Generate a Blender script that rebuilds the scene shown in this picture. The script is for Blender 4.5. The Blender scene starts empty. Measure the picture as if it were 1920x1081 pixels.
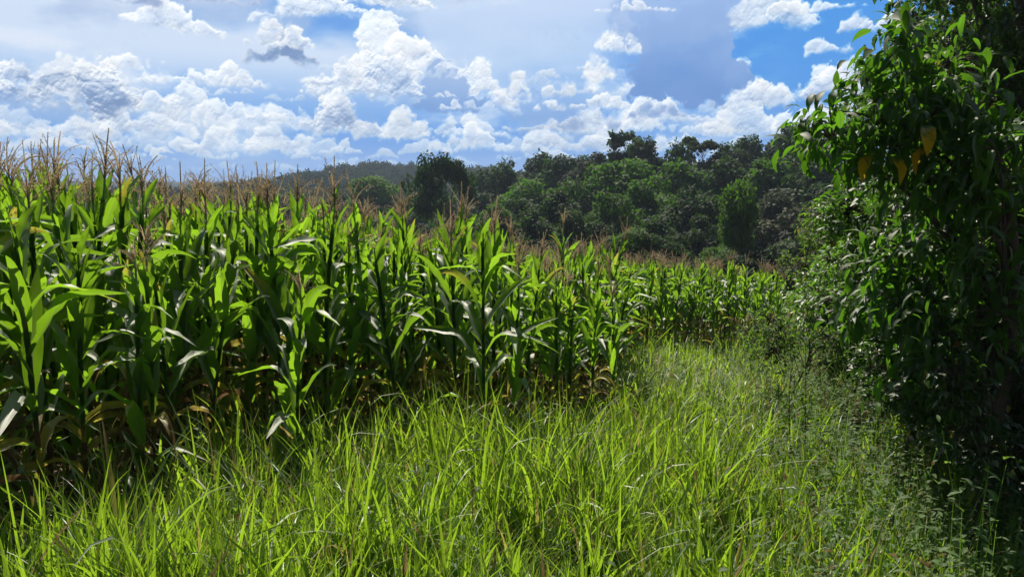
import bpy, math, random
import numpy as np
from mathutils import Vector
R = math.radians
S = bpy.context.scene
COL = S.collection
rng = np.random.default_rng(11)
random.seed(5)

# ---------------------------------------------------------------- camera
CAM_H = 1.75
PITCH = 8.1
HFOV = 70.0
FPX = 960 / math.tan(R(HFOV / 2))
cd = bpy.data.cameras.new('camera'); cam = bpy.data.objects.new('camera', cd)
COL.objects.link(cam); S.camera = cam
cd.sensor_width = 36; cd.lens = 18 / math.tan(R(HFOV / 2))
cd.clip_start = 0.05; cd.clip_end = 6000
cam.location = (0, 0, CAM_H); cam.rotation_euler = (R(90 - PITCH), 0, 0)

# ---------------------------------------------------------------- sun and sky
SUN_AZ, SUN_EL = -14.0, 54.0          # azimuth from +Y (view direction), negative = left
sd = bpy.data.lights.new('sun', 'SUN'); sun = bpy.data.objects.new('sun', sd); COL.objects.link(sun)
sd.energy = 5.0; sd.angle = R(0.5); sd.color = (1.0, 0.95, 0.86)
sdir = Vector((math.sin(R(SUN_AZ)) * math.cos(R(SUN_EL)), math.cos(R(SUN_AZ)) * math.cos(R(SUN_EL)), math.sin(R(SUN_EL))))
sun.rotation_euler = (-sdir).to_track_quat('-Z', 'Y').to_euler()
S.view_settings.view_transform = 'Standard'; S.view_settings.look = 'None'
S.view_settings.exposure = 0.25; S.view_settings.gamma = 1.0
S.cycles.max_bounces = 7; S.cycles.diffuse_bounces = 3; S.cycles.glossy_bounces = 2
S.cycles.transmission_bounces = 4; S.cycles.transparent_max_bounces = 4; S.cycles.volume_bounces = 0
S.cycles.use_denoising = True; S.cycles.caustics_reflective = False; S.cycles.caustics_refractive = False
S.cycles.sample_clamp_indirect = 4.0

class NT:
    """small helper for writing node trees"""
    def __init__(s, nt): s.nt = nt; s.N = nt.nodes; s.L = nt.links
    def new(s, t, **k):
        n = s.N.new(t)
        for a, b in k.items(): setattr(n, a, b)
        return n
    def put(s, sock, v):
        if isinstance(v, bpy.types.NodeSocket): s.L.new(v, sock)
        elif v is not None: sock.default_value = v
    def m(s, op, a, b=None, c=None, clamp=False):
        n = s.new('ShaderNodeMath', operation=op, use_clamp=clamp)
        s.put(n.inputs[0], a); s.put(n.inputs[1], b); s.put(n.inputs[2], c)
        return n.outputs[0]
    def mix(s, f, a, b, bt='MIX'):
        n = s.new('ShaderNodeMix', data_type='RGBA', blend_type=bt)
        s.put(n.inputs[0], f); s.put(n.inputs[6], a); s.put(n.inputs[7], b)
        return n.outputs[2]
    def step(s, x, lo, hi, a=0.0, b=1.0):
        n = s.new('ShaderNodeMapRange', interpolation_type='SMOOTHSTEP')
        s.put(n.inputs[0], x); n.inputs[1].default_value = lo; n.inputs[2].default_value = hi
        n.inputs[3].default_value = a; n.inputs[4].default_value = b
        return n.outputs[0]
    def noise(s, v, scale, detail=4, rough=.55, dist=0.0, out=0):
        n = s.new('ShaderNodeTexNoise'); s.put(n.inputs['Vector'], v)
        n.inputs['Scale'].default_value = scale; n.inputs['Detail'].default_value = detail
        n.inputs['Roughness'].default_value = rough; n.inputs['Distortion'].default_value = dist
        return n.outputs[out]
    def comb(s, x, y, z=0.0):
        n = s.new('ShaderNodeCombineXYZ'); s.put(n.inputs[0], x); s.put(n.inputs[1], y); s.put(n.inputs[2], z)
        return n.outputs[0]

def rgb(r, g, b): return (r, g, b, 1.0)

W = bpy.data.worlds.new('World'); S.world = W; W.use_nodes = True
W.node_tree.nodes.clear()
def build_world():
    t = NT(W.node_tree)
    sky = t.new('ShaderNodeTexSky', sky_type='NISHITA', sun_disc=False)
    sky.sun_elevation = R(SUN_EL); sky.sun_rotation = R(SUN_AZ)
    sky.air_density = 1.0; sky.dust_density = 0.6; sky.ozone_density = 2.0
    bg = t.new('ShaderNodeBackground'); t.L.new(sky.outputs[0], bg.inputs[0]); bg.inputs[1].default_value = .058
    o = t.new('ShaderNodeOutputWorld'); t.L.new(bg.outputs[0], o.inputs[0])
build_world()

# ---------------------------------------------------------------- terrain
def sst(x, a, b):
    u = np.clip((np.asarray(x, float) - a) / (b - a), 0, 1)
    return u * u * (3 - 2 * u)
def terrain(x, y):
    x = np.asarray(x, float); y = np.asarray(y, float)
    yy = np.where(y < 24, y, 24 + (y - 24) * 0.35); yy = np.clip(yy, -6, 40)
    slope = .0735 + .012 * sst(y, 6, 16) - .018 * sst(-x, 0, 14)
    z = -slope * yy - .106 * 7 * np.tanh(x / 7)
    z = z - 3.2 * sst(y, 22, 52) - 3.0 * sst(y, 60, 120)
    z = z + 6.5 * sst(y, 60, 125) * sst(x, 5, 45)
    z = z + 14.5 * np.exp(-((y - 390) / 110.) ** 2) * sst(x, -150, -62) * (1 - .25 * sst(x, -90, -10))
    z = z + 2.0 * np.exp(-((y - 1000) / 250.) ** 2)
    return z
def ray(px_, py_):
    vx = (px_ - 960) / FPX; vz = -(py_ - 540) / FPX
    return np.array([vx, math.cos(R(PITCH)) + vz * math.sin(R(PITCH)), -math.sin(R(PITCH)) + vz * math.cos(R(PITCH))])
def ground_at(px_, py_):
    d = ray(px_, py_); t = 0.5
    while t < 400:
        p = d * t
        if CAM_H + p[2] < terrain(p[0], p[1]): break
        t *= 1.004
    return d[0] * t, d[1] * t
def at(px_, py_, Y):
    d = ray(px_, py_); t = Y / d[1]
    return d[0] * t, Y, CAM_H + d[2] * t

# ---------------------------------------------------------------- mesh building (quads only, numpy)
class Geo:
    def __init__(s): s.V = []; s.F = []; s.C = []; s.n = 0
    def add(s, V, F, C=None):
        V = np.asarray(V, float); F = np.asarray(F, int)
        if C is None: C = np.tile([.5, .5, .5, 0], (len(V), 1))
        s.V.append(V); s.F.append(F + s.n); s.C.append(np.asarray(C, float)); s.n += len(V)
        return s
    def join(s, g, M=None, off=(0, 0, 0)):
        V, F, C = g.arr()
        if M is not None: V = V @ np.asarray(M).T
        return s.add(V + np.asarray(off), F, C)
    def arr(s):
        return np.concatenate(s.V), np.concatenate(s.F), np.concatenate(s.C)
    def mesh(s, name, mat, smooth=True):
        V, F, C = s.arr()
        me = bpy.data.meshes.new(name)
        me.vertices.add(len(V)); me.vertices.foreach_set('co', V.astype('f').ravel())
        me.loops.add(F.size); me.loops.foreach_set('vertex_index', F.astype('i').ravel())
        me.polygons.add(len(F)); me.polygons.foreach_set('loop_start', np.arange(0, F.size, 4, dtype='i'))
        me.polygons.foreach_set('loop_total', np.full(len(F), 4, 'i'))
        me.polygons.foreach_set('use_smooth', np.full(len(F), smooth, bool))
        a = me.color_attributes.new('tint', 'FLOAT_COLOR', 'POINT'); a.data.foreach_set('color', C.astype('f').ravel())
        me.materials.append(mat); me.update(calc_edges=True)
        return me

def ribbons(P0, az, th0, bend, L, Wd, prof='grass', st=6, ac=2, fold=.25, p=1.6, twist=0., ripple=0., dry=0., seed=0, roll=0., kink=0.):
    """n curved blades: each leaves P0 at elevation th0 towards az and bends down by `bend` radians at its tip"""
    P0 = np.atleast_2d(P0); n = len(P0)
    f = lambda v: np.broadcast_to(np.asarray(v, float), (n,)).reshape(n, 1)
    az, th0, bend, L, Wd, p, twist, ripple, fold, roll, kink = map(f, (az, th0, bend, L, Wd, p, twist, ripple, fold, roll, kink))
    def curve(t): return np.where(kink > 0, .28 * t ** 1.4 + .72 * sst(t, kink - .13, kink + .13), t ** p)
    r = np.random.default_rng(seed + n)
    t = np.linspace(0, 1, st + 1)[None, :]
    th = th0 - bend * curve(t)
    seg = L / st
    ct, sn = np.cos(th), np.sin(th)
    tm = (t[:, 1:] + t[:, :-1]) / 2; thm = th0 - bend * curve(tm)
    h = np.concatenate([np.zeros((n, 1)), np.cumsum(np.cos(thm) * seg, 1)], 1)
    z = np.concatenate([np.zeros((n, 1)), np.cumsum(np.sin(thm) * seg, 1)], 1)
    ca, sa = np.cos(az), np.sin(az)
    path = np.stack([P0[:, 0:1] + h * ca, P0[:, 1:2] + h * sa, P0[:, 2:3] + z], -1)
    tan = np.stack([ct * ca, ct * sa, sn], -1)
    side0 = np.stack([-sa + 0 * t, ca + 0 * t, 0 * t + 0 * sa], -1)
    nor0 = np.cross(tan, side0)
    tw = roll + twist * t
    side = side0 * np.cos(tw)[..., None] + nor0 * np.sin(tw)[..., None]
    nor = np.cross(tan, side)
    if prof == 'corn': w = np.minimum(1, .42 + 1.9 * t) * np.clip(1 - t ** 2.2, .015, 1) ** .85
    elif prof == 'grass': w = np.minimum(1, .55 + 2 * t) * np.clip(1 - t ** 1.7, .02, 1)
    elif prof == 'ovate': w = np.clip(np.sin(np.pi * np.clip(t, 0.02, 1) ** .72), .03, 1) ** .9
    elif prof == 'card': w = np.clip(np.sin(np.pi * np.clip(t, .06, .96)), .05, 1)
    else: w = np.ones_like(t) * np.clip(1 - t * .6, .1, 1)
    w = w * Wd / 2
    u = np.linspace(-1, 1, ac + 1)
    ph = r.uniform(0, 6.28, (n, 1)); fr = r.uniform(2.5, 5.5, (n, 1))
    wav = np.sin(ph + fr * 2 * np.pi * t) * ripple * np.clip(t * 4, 0, 1)
    wav2 = np.sin(ph * 1.7 + fr * 1.83 * np.pi * t) * ripple * np.clip(t * 4, 0, 1)
    V = np.empty((n, st + 1, ac + 1, 3))
    for k, uu in enumerate(u):
        lift = fold * abs(uu) * w + (wav if uu > 0 else wav2) * w * uu * uu
        V[:, :, k] = path + side * (w * uu)[..., None] + nor * lift[..., None]
    C = np.empty((n, st + 1, ac + 1, 4))
    C[..., 0] = r.uniform(0, 1, (n, 1, 1)); C[..., 1] = t[:, :, None]; C[..., 2] = (u * .5 + .5)[None, None, :]
    C[..., 3] = np.broadcast_to(np.asarray(dry, float), (n,)).reshape(n, 1, 1)
    m = (st + 1) * (ac + 1)
    i, k = np.meshgrid(np.arange(st), np.arange(ac), indexing='ij')
    q = (i * (ac + 1) + k).ravel()
    F1 = np.stack([q, q + 1, q + ac + 2, q + ac + 1], 1)
    F = (F1[None] + (np.arange(n) * m)[:, None, None]).reshape(-1, 4)
    return V.reshape(-1, 3), F, C.reshape(-1, 4)

def tube(pts, rad, sides=6, c=(.5, .5, .5, 0)):
    pts = np.asarray(pts, float); rad = np.broadcast_to(rad, (len(pts),)); n = len(pts)
    tan = np.gradient(pts, axis=0); tan /= np.linalg.norm(tan, axis=1)[:, None] + 1e-9
    ref = np.array([.31, .95, .05]); a = np.cross(tan, ref); a /= np.linalg.norm(a, axis=1)[:, None] + 1e-9
    b = np.cross(tan, a)
    th = np.arange(sides) * 2 * np.pi / sides
    V = pts[:, None] + rad[:, None, None] * (np.cos(th)[None, :, None] * a[:, None] + np.sin(th)[None, :, None] * b[:, None])
    i, k = np.meshgrid(np.arange(n - 1), np.arange(sides), indexing='ij'); k2 = (k + 1) % sides
    F = np.stack([i * sides + k, i * sides + k2, (i + 1) * sides + k2, (i + 1) * sides + k], -1).reshape(-1, 4)
    C = np.tile(np.array(c, float), (n * sides, 1)); C[:, 1] = np.repeat(np.linspace(0, 1, n), sides)
    return V.reshape(-1, 3), F, C

# ---------------------------------------------------------------- materials
def leaf_material(name, base, thru, brown=(.20, .12, .05), yellow=(.45, .38, .05), trans=.5, rough=.36, spec=.5, var=.5,
                  vein=0.0, hue=(.10, .16, .02), rib=(.25, .34, .12), scale=6.0):
    m = bpy.data.materials.new(name); m.use_nodes = True; m.node_tree.nodes.clear(); t = NT(m.node_tree)
    at_ = t.new('ShaderNodeAttribute', attribute_name='tint'); sp = t.new('ShaderNodeSeparateColor'); t.L.new(at_.outputs['Color'], sp.inputs[0])
    rnd, along, across = sp.outputs; dry = at_.outputs['Alpha']
    oi = t.new('ShaderNodeObjectInfo'); tc = t.new('ShaderNodeTexCoord')
    nz = t.noise(tc.outputs['Object'], scale, 3, .6)
    k = t.m('ADD', t.m('MULTIPLY', rnd, .6), t.m('ADD', t.m('MULTIPLY', nz, .5), t.m('MULTIPLY', oi.outputs['Random'], .3)))
    k = t.m('SUBTRACT', k, .2, clamp=True)
    def col(c, h):
        lo = tuple(x * (1 - var) for x in c) + (1,); hi = tuple(x * (1 + var * .8) for x in h) + (1,)
        return t.mix(k, lo, hi)
    cd_ = col(base, tuple((a + b) / 2 for a, b in zip(base, hue))); ct = col(thru, thru)
    if vein:
        s_ = t.m('SINE', t.m('MULTIPLY', across, 95.0)); s_ = t.m('MULTIPLY', t.m('ADD', s_, 1.0), .5 * vein)
        cd_ = t.mix(s_, cd_, rgb(*[x * 1.5 for x in base])); ct = t.mix(s_, ct, rgb(*[x * .55 for x in thru]))
    ribf = t.step(t.m('ABSOLUTE', t.m('SUBTRACT', across, .5)), .055, .02)
    ribf = t.m('MULTIPLY', ribf, .75)
    cd_ = t.mix(ribf, cd_, rgb(*rib)); ct = t.mix(ribf, ct, rgb(*[x * .8 for x in rib]))
    # ageing: green -> yellow -> brown from the tip and in blotches
    bl = t.noise(tc.outputs['Object'], scale * 3, 4, .7)
    dr = t.m('ADD', dry, t.m('MULTIPLY', t.m('SUBTRACT', bl, .5), .5)); dr = t.m('ADD', dr, t.m('MULTIPLY', t.m('SUBTRACT', along, .6), .35))
    y_ = t.step(dr, .22, .42); b_ = t.step(dr, .50, .72)
    cd_ = t.mix(y_, cd_, rgb(*yellow)); ct = t.mix(y_, ct, rgb(*[x * 1.1 for x in yellow]))
    cd_ = t.mix(b_, cd_, rgb(*brown)); ct = t.mix(b_, ct, rgb(*[x * .8 for x in brown]))
    d = t.new('ShaderNodeBsdfDiffuse'); tr = t.new('ShaderNodeBsdfTranslucent'); g = t.new('ShaderNodeBsdfGlossy')
    t.L.new(cd_, d.inputs[0]); t.L.new(ct, tr.inputs[0]); g.inputs['Roughness'].default_value = rough
    g.inputs[0].default_value = rgb(1, .98, .90)
    mx = t.new('ShaderNodeMixShader'); mx.inputs[0].default_value = trans
    t.L.new(d.outputs[0], mx.inputs[1]); t.L.new(tr.outputs[0], mx.inputs[2])
    fr = t.new('ShaderNodeFresnel'); fr.inputs[0].default_value = 1.42
    fm = t.m('MULTIPLY', t.m('MULTIPLY', fr.outputs[0], spec), t.m('SUBTRACT', 1.0, t.m('MULTIPLY', b_, .8)))
    m2 = t.new('ShaderNodeMixShader'); t.L.new(fm, m2.inputs[0]); t.L.new(mx.outputs[0], m2.inputs[1]); t.L.new(g.outputs[0], m2.inputs[2])
    bp = t.new('ShaderNodeBump'); bp.inputs['Strength'].default_value = .35; bp.inputs['Distance'].default_value = .01
    hgt = t.m('ADD', nz, t.m('MULTIPLY', t.m('SINE', t.m('MULTIPLY', across, 60.0)), .05 if vein else 0.0))
    t.L.new(hgt, bp.inputs['Height'])
    for s_ in (d, g): t.L.new(bp.outputs[0], s_.inputs['Normal'])
    o = t.new('ShaderNodeOutputMaterial'); t.L.new(m2.outputs[0], o.inputs[0])
    return m
def plain(name, c1, c2, rough=.8, scale=20., spec=.3, bump=.3, stretch=(1, 1, 1), detail=5):
    m = bpy.data.materials.new(name); m.use_nodes = True; t = NT(m.node_tree); b = t.N['Principled BSDF']
    tc = t.new('ShaderNodeTexCoord'); mp = t.new('ShaderNodeMapping'); mp.inputs['Scale'].default_value = stretch
    t.L.new(tc.outputs['Object'], mp.inputs[0]); nz = t.noise(mp.outputs[0], scale, detail, .65)
    f = t.step(nz, .3, .7); t.L.new(t.mix(f, rgb(*c1), rgb(*c2)), b.inputs['Base Color'])
    b.inputs['Roughness'].default_value = rough; b.inputs['Specular IOR Level'].default_value = spec
    bp = t.new('ShaderNodeBump'); bp.inputs['Strength'].default_value = bump; bp.inputs['Distance'].default_value = .02
    t.L.new(nz, bp.inputs['Height']); t.L.new(bp.outputs[0], b.inputs['Normal'])
    return m
M = {}
M['maize'] = leaf_material('maize_leaf', (.040, .092, .016), (.31, .57, .020), trans=.60, rough=.60, spec=.14, var=.42, vein=.25, hue=(.07, .15, .02))
M['stalk'] = plain('maize_stalk', (.16, .27, .06), (.28, .34, .11), .5, 9, .4, .2, (1, 1, 4))
M['tassel'] = leaf_material('maize_tassel', (.42, .34, .20), (.52, .38, .21), trans=.45, rough=.8, spec=.04, var=.55, hue=(.50, .42, .27), rib=(.3, .2, .1), brown=(.17, .09, .05), yellow=(.30, .19, .09))
M['husk'] = leaf_material('maize_husk', (.13, .20, .05), (.2, .3, .05), trans=.2, rough=.5, spec=.5, hue=(.2, .25, .08))
M['grass'] = leaf_material('grass_blade', (.075, .145, .018), (.36, .57, .024), trans=.60, rough=.55, spec=.15, var=.45, hue=(.12, .19, .02), rib=(.2, .3, .06), scale=2.0, yellow=(.42, .36, .08), brown=(.30, .2, .09))
M['weed'] = leaf_material('weed_leaf', (.060, .125, .020), (.24, .44, .03), trans=.50, rough=.7, spec=.04, var=.5, hue=(.08, .18, .03), scale=2.0)
M['big'] = leaf_material('broad_leaf', (.035, .075, .014), (.16, .40, .016), trans=.50, rough=.6, spec=.08, var=.4, hue=(.04, .09, .02), rib=(.12, .2, .05), yellow=(.62, .40, .02))
M['small'] = leaf_material('small_leaf', (.028, .058, .011), (.09, .22, .016), trans=.42, rough=.55, spec=.10, var=.5, hue=(.045, .08, .02))
M['shrub'] = leaf_material('shrub_leaf', (.055, .11, .020), (.20, .44, .025), trans=.48, rough=.55, spec=.12, var=.5, hue=(.08, .14, .02))
M['f_dark'] = leaf_material('crown_dark', (.025, .056, .013), (.07, .16, .016), trans=.30, rough=.7, spec=.045, var=.5, hue=(.045, .075, .025), scale=.5)
M['f_mid'] = leaf_material('crown_green', (.036, .088, .011), (.13, .32, .015), trans=.34, rough=.7, spec=.045, var=.5, hue=(.065, .12, .02), scale=.5)
M['f_lite'] = leaf_material('crown_bright', (.060, .115, .028), (.14, .28, .03), trans=.38, rough=.7, spec=.045, var=.45, hue=(.10, .17, .03), scale=.5)
M['f_far'] = leaf_material('crown_far', (.018, .040, .016), (.03, .07, .016), trans=.25, rough=.8, spec=0.0, var=.25, hue=(.03, .055, .016), scale=.2)
M['f_vine'] = leaf_material('vine_leaf', (.045, .100, .014), (.16, .36, .018), trans=.36, rough=.7, spec=.045, var=.4, hue=(.06, .12, .015), scale=.5)
M['f_grey'] = leaf_material('crown_olive', (.045, .055, .026), (.08, .11, .04), trans=.3, rough=.7, spec=.045, var=.5, hue=(.10, .10, .05), scale=.5)
M['bark'] = plain('bark', (.05, .038, .028), (.12, .095, .072), .9, 6, .2, .8, (1, 1, .25))
M['twig'] = plain('twig', (.06, .05, .03), (.12, .10, .06), .8, 20, .2, .4)
def ground_mat():
    m = bpy.data.materials.new('soil_and_litter'); m.use_nodes = True; t = NT(m.node_tree); b = t.N['Principled BSDF']
    tc = t.new('ShaderNodeTexCoord'); P = tc.outputs['Object']
    n1 = t.noise(P, 1.3, 6, .6); n2 = t.noise(P, 14, 6, .7); n3 = t.noise(P, 60, 3, .7)
    c = t.mix(t.step(n2, .35, .65), rgb(.060, .028, .016), rgb(.17, .085, .045))
    c = t.mix(t.m('MULTIPLY', t.step(n3, .56, .66), .7), c, rgb(.34, .25, .14))
    c = t.mix(t.m('MULTIPLY', t.step(n1, .42, .60), .6), c, rgb(.05, .075, .02))
    sp = t.new('ShaderNodeSeparateXYZ'); t.L.new(P, sp.inputs[0])
    c = t.mix(t.step(sp.outputs[1], 26, 40), c, rgb(.028, .040, .014))
    t.L.new(c, b.inputs['Base Color']); b.inputs['Roughness'].default_value = .95; b.inputs['Specular IOR Level'].default_value = .15
    bp = t.new('ShaderNodeBump'); bp.inputs['Strength'].default_value = .8; bp.inputs['Distance'].default_value = .03
    t.L.new(t.m('ADD', n2, t.m('MULTIPLY', n3, .4)), bp.inputs['Height']); t.L.new(bp.outputs[0], b.inputs['Normal'])
    return m
M['ground'] = ground_mat()

# ---------------------------------------------------------------- objects
def tag(o, label=None, cat=None, group=None, kind=None):
    if label: o['label'] = label
    if cat: o['category'] = cat
    if group: o['group'] = group
    if kind: o['kind'] = kind
    return o
def obj(name, me, parent=None, loc=None):
    o = bpy.data.objects.new(name, me); COL.objects.link(o)
    if parent: o.parent = parent
    if loc is not None: o.location = loc
    return o
def empty(name, loc, rz=0., sc=(1, 1, 1)):
    o = bpy.data.objects.new(name, None); COL.objects.link(o); o.empty_display_size = .2
    o.location = loc; o.rotation_euler = (0, 0, rz); o.scale = sc
    return o

# ---------------------------------------------------------------- ground sheet
def build_ground():
    def axis(n, lim, p=3.0): u = np.linspace(-1, 1, n); return np.sinh(u * p * 1.6) / math.sinh(p * 1.6) * lim
    xs = axis(260, 1400); ys = axis(300, 1400)
    Xg, Yg = np.meshgrid(xs, ys, indexing='ij'); Zg = terrain(Xg, Yg)
    near = np.exp(-(Xg ** 2 + Yg ** 2) / 900)
    Zg = Zg + near * .03 * np.sin(Xg * 2.3 + 1) * np.sin(Yg * 1.9)
    nx, ny = Xg.shape
    i, k = np.meshgrid(np.arange(nx - 1), np.arange(ny - 1), indexing='ij'); q = (i * ny + k).ravel()
    g = Geo(); g.add(np.stack([Xg, Yg, Zg], -1).reshape(-1, 3), np.stack([q, q + ny, q + ny + 1, q + 1], 1))
    tag(obj('ground', g.mesh('ground', M['ground'])), kind='structure')
build_ground()

# ---------------------------------------------------------------- sky band: clouds computed on a fine backdrop far outside the haze
def sky_px(x, y):
    vx = (x - 960) / FPX; vz = -(y - 540) / FPX
    dx, dy, dz = vx, math.cos(R(PITCH)) + vz * math.sin(R(PITCH)), -math.sin(R(PITCH)) + vz * math.cos(R(PITCH))
    return math.atan2(dx, dy) * FPX, math.atan2(dz, math.hypot(dx, dy)) * FPX
def value_noise(U, V, seed):
    r = np.random.default_rng(seed); tab = r.random((256, 256))
    iu = np.floor(U).astype(int); iv = np.floor(V).astype(int); fu = U - iu; fv = V - iv
    fu = fu * fu * (3 - 2 * fu); fv = fv * fv * (3 - 2 * fv)
    g = lambda a, b: tab[a & 255, b & 255]
    return (g(iu, iv) * (1 - fu) + g(iu + 1, iv) * fu) * (1 - fv) + (g(iu, iv + 1) * (1 - fu) + g(iu + 1, iv + 1) * fu) * fv
def fbm(U, V, sc, octs=6, gain=.5, seed=0, billow=False):
    a, s, t = 1., 0, 0; c, sn = math.cos(.6), math.sin(.6)
    u, v = U / sc, V / sc
    for o in range(octs):
        n = value_noise(u + 17 * o, v + 31 * o, seed + o)
        if billow: n = np.abs(2 * n - 1)
        s = s + a * n; t += a; a *= gain; u, v = (u * c - v * sn) * 2.03, (u * sn + v * c) * 2.03
    return s / t
def paint_sky():
    U1 = np.arange(-1400, 1401, 1.25); V1 = np.arange(-45, 470, 1.25)
    U, V = np.meshgrid(U1, V1, indexing='ij'); sh = U.shape
    S_ = lambda x, a, b: sst(x, a, b)
    mixc = lambda a, b, f: a * (1 - f[..., None]) + np.asarray(b, float) * f[..., None]
    col = np.zeros(sh + (3,)); col[:] = (78, 148, 228)
    col = mixc(col, (104, 158, 226), S_(V, 40, 170) * .8)
    col = mixc(col, (108, 164, 232), S_(V, 30, -10) * .5)
    col = mixc(col, (66, 146, 226), S_(U, 250, 420) * S_(V, 90, 170))
    n1 = fbm(U, V * 2.2, 330, 7, .52, 3); n2 = fbm(U, V * 3.0, 170, 7, .55, 9)
    veil = S_(V, 90, 230) * S_(U, 330, -60) * S_(n1, .30, .55)
    col = mixc(col, (216, 228, 245), veil * .9)
    col = mixc(col, (226, 234, 247), S_(n2, .48, .72) * S_(V, 20, 90) * .70 * S_(U, 520, 300))
    col = mixc(col, (160, 184, 222), S_(fbm(U, V * 2.5, 140, 6, .5, 21), .5, .7) * S_(V, 30, 120) * .6 * S_(U, 400, 200))
    wu = (fbm(U, V, 46, 5, .55, 40) - .5); wv = (fbm(U, V, 46, 5, .55, 50) - .5)
    fine = fbm(U, V, 15, 5, .58, 60, True)
    soft = fbm(U, V, 95, 5, .5, 70)
    mid = fbm(U, V, 42, 4, .5, 64, True)
    rr = np.random.default_rng(77)
    def cloud(x, base, w, h, dark=.3, soft_e=.0, n=None, body=(116, 152, 206), top=(255, 255, 253), op=1., seed=None, warp=1., shape=1.0, rim=1.):
        """one cumulus: puffs piled on a flat base at picture (x, base), w wide and h tall"""
        r = np.random.default_rng(seed if seed is not None else int(rr.integers(1e6)))
        cx, cb = sky_px(x, base)
        n = n or int(26 + w / 7)
        cu = r.uniform(-1, 1, n); prof = np.clip(1 - np.abs(cu) ** 2, 0, 1) ** .6 * (.55 + .45 * np.sin(cu * r.uniform(2, 5) + r.uniform(0, 6)))
        cv = r.random(n) ** .8 * prof * h * shape; cr = (.10 + .17 * r.random(n) * (.4 + prof)) * min(w, 2.2 * h) * .62
        px_, py_ = cx + cu * w * .46, cb + cv * .85 + cr * .25
        k_ = 0; m0 = w * .62 + 20; mh = h * 1.4 + 30
        i0, i1 = np.searchsorted(U1, [cx - m0, cx + m0]); j0, j1 = np.searchsorted(V1, [cb - 30, cb + mh])
        if i1 - i0 < 3 or j1 - j0 < 3: return
        sl = (slice(i0, i1), slice(j0, j1)); k = min(w, 2 * h) * .30 * warp
        uu = U[sl] + wu[sl] * k + (fine[sl] - .4) * k * .42; vv = V[sl] + wv[sl] * k + (fine[sl] - .4) * k * .42
        H = np.full(uu.shape, 0.); T = np.zeros(uu.shape)
        for a, b, c in zip(px_, py_, cr):
            q = c * c - (uu - a) ** 2 - (vv - b) ** 2
            hh = np.sqrt(np.clip(q, 0, None)); H = np.maximum(H, hh * 1.0 + np.where(q > 0, .15 * c, 0)); T += hh
        flat = cb + (soft[sl] - .5) * h * .25
        cutb = S_(vv, flat - h * .06, flat + h * .22)
        wisp = S_(fbm(U[sl] + 900, V[sl] * 1.25, 34, 6, .6, 90) + .42 * np.clip(T / (h * 1.0), 0, 1), .36, .64)
        a_ = S_(T, 0, (.50 + soft_e) * h * .5) * cutb * (1 if dark > .9 else (.12 + .88 * wisp))
        gu, gv = np.gradient(H + (fine[sl] - .4) * k * .10 + (mid[sl] - .4) * k * .34, 1.25)
        lit = np.clip(.50 - .42 * gv + .08 * gu, 0, 1)      # top-left faces catch the sun
        hv = np.clip((vv - cb) / max(h, 1), 0, 1)
        thick = 1 - np.exp(-T / (h * (1.5 - 1.15 * dark)))
        shade = np.clip(thick * (.16 + dark * 1.15 + .60 * (1 - hv)) * (1.25 - .85 * lit), 0, 1)
        c_ = np.asarray(top, float) * (1 - shade[..., None]) + np.asarray(body, float) * shade[..., None]
        c_ = c_ + ((lit - .5) * 30 * (1 - .65 * dark))[..., None]
        if dark > .6: lit = .5 + (lit - .5) * .3; c_ = c_ * .45 + (np.asarray(top, float) * (1 - thick[..., None] ** (.6 / rim)) + np.asarray(body, float) * thick[..., None] ** (.6 / rim)) * .55
        c_ = c_ + ((soft[sl] - .5) * 26)[..., None]
        a_ = (a_ * op * (.93 if dark < .3 else 1))[..., None]
        col[sl] = col[sl] * (1 - a_) + c_ * a_
    def mass(ells, c_top, c_low, seed, op=.95, warp=1., edge=.22):
        """a smooth shaded cloud body: union of picture-space (x, y, rx, ry) lobes with ragged edges"""
        nonlocal col
        k = np.full(sh, -9.); y0, y1 = 1e9, -1e9
        for (x, y, rx, ry) in ells:
            a, b = sky_px(x, y); y0 = min(y0, b - ry); y1 = max(y1, b + ry)
            du = U + wu * 46 * warp + (fine - .4) * 16 * warp - a; dv = V + wv * 46 * warp + (fine - .4) * 16 * warp - b
            q = 1 - (np.abs(du / rx) ** 3 + np.abs(dv / ry) ** 3); k = np.maximum(k, q)
        al = S_(k, -.04, edge) * op * (.9 + .1 * S_(soft, .3, .6)); f = np.clip((V - y0) / (y1 - y0), 0, 1) + (soft - .5) * .5
        base_ = mixc(np.broadcast_to(np.asarray(c_low, float), sh + (3,)), c_top, S_(f, .05, .8))
        rim = S_(k, .16, .0) * S_(U * 0 + wv, -.2, .1)
        base_ = mixc(base_, (240, 246, 253), rim * .55)
        col = col * (1 - al[..., None]) + base_ * al[..., None]
    def haze_row(lo, hi, f, c=(110, 168, 234)):
        nonlocal col
        col = mixc(col, c, S_(V, hi, lo) * f)
    # rows of cumulus receding to the horizon, farthest first
    for (y0, y1, w0, w1, hh0, hh1, n) in ((318, 326, 50, 130, 8, 14, 34), (300, 314, 60, 150, 12, 24, 34), (275, 298, 70, 180, 20, 40, 30), (245, 270, 80, 200, 26, 56, 22)):
        for i in range(n):
            x = -160 + 2240 * (i + rr.uniform(-.45, .45)) / n
            if rr.random() < .42: continue
            cloud(x, rr.uniform(y0, y1), rr.uniform(w0, w1), rr.uniform(hh0, hh1), rr.uniform(.12, .35), body=(128, 165, 215), top=(248, 250, 252), op=rr.uniform(.6, .95), soft_e=.15)
        haze_row(-10, 75, .22)
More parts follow.
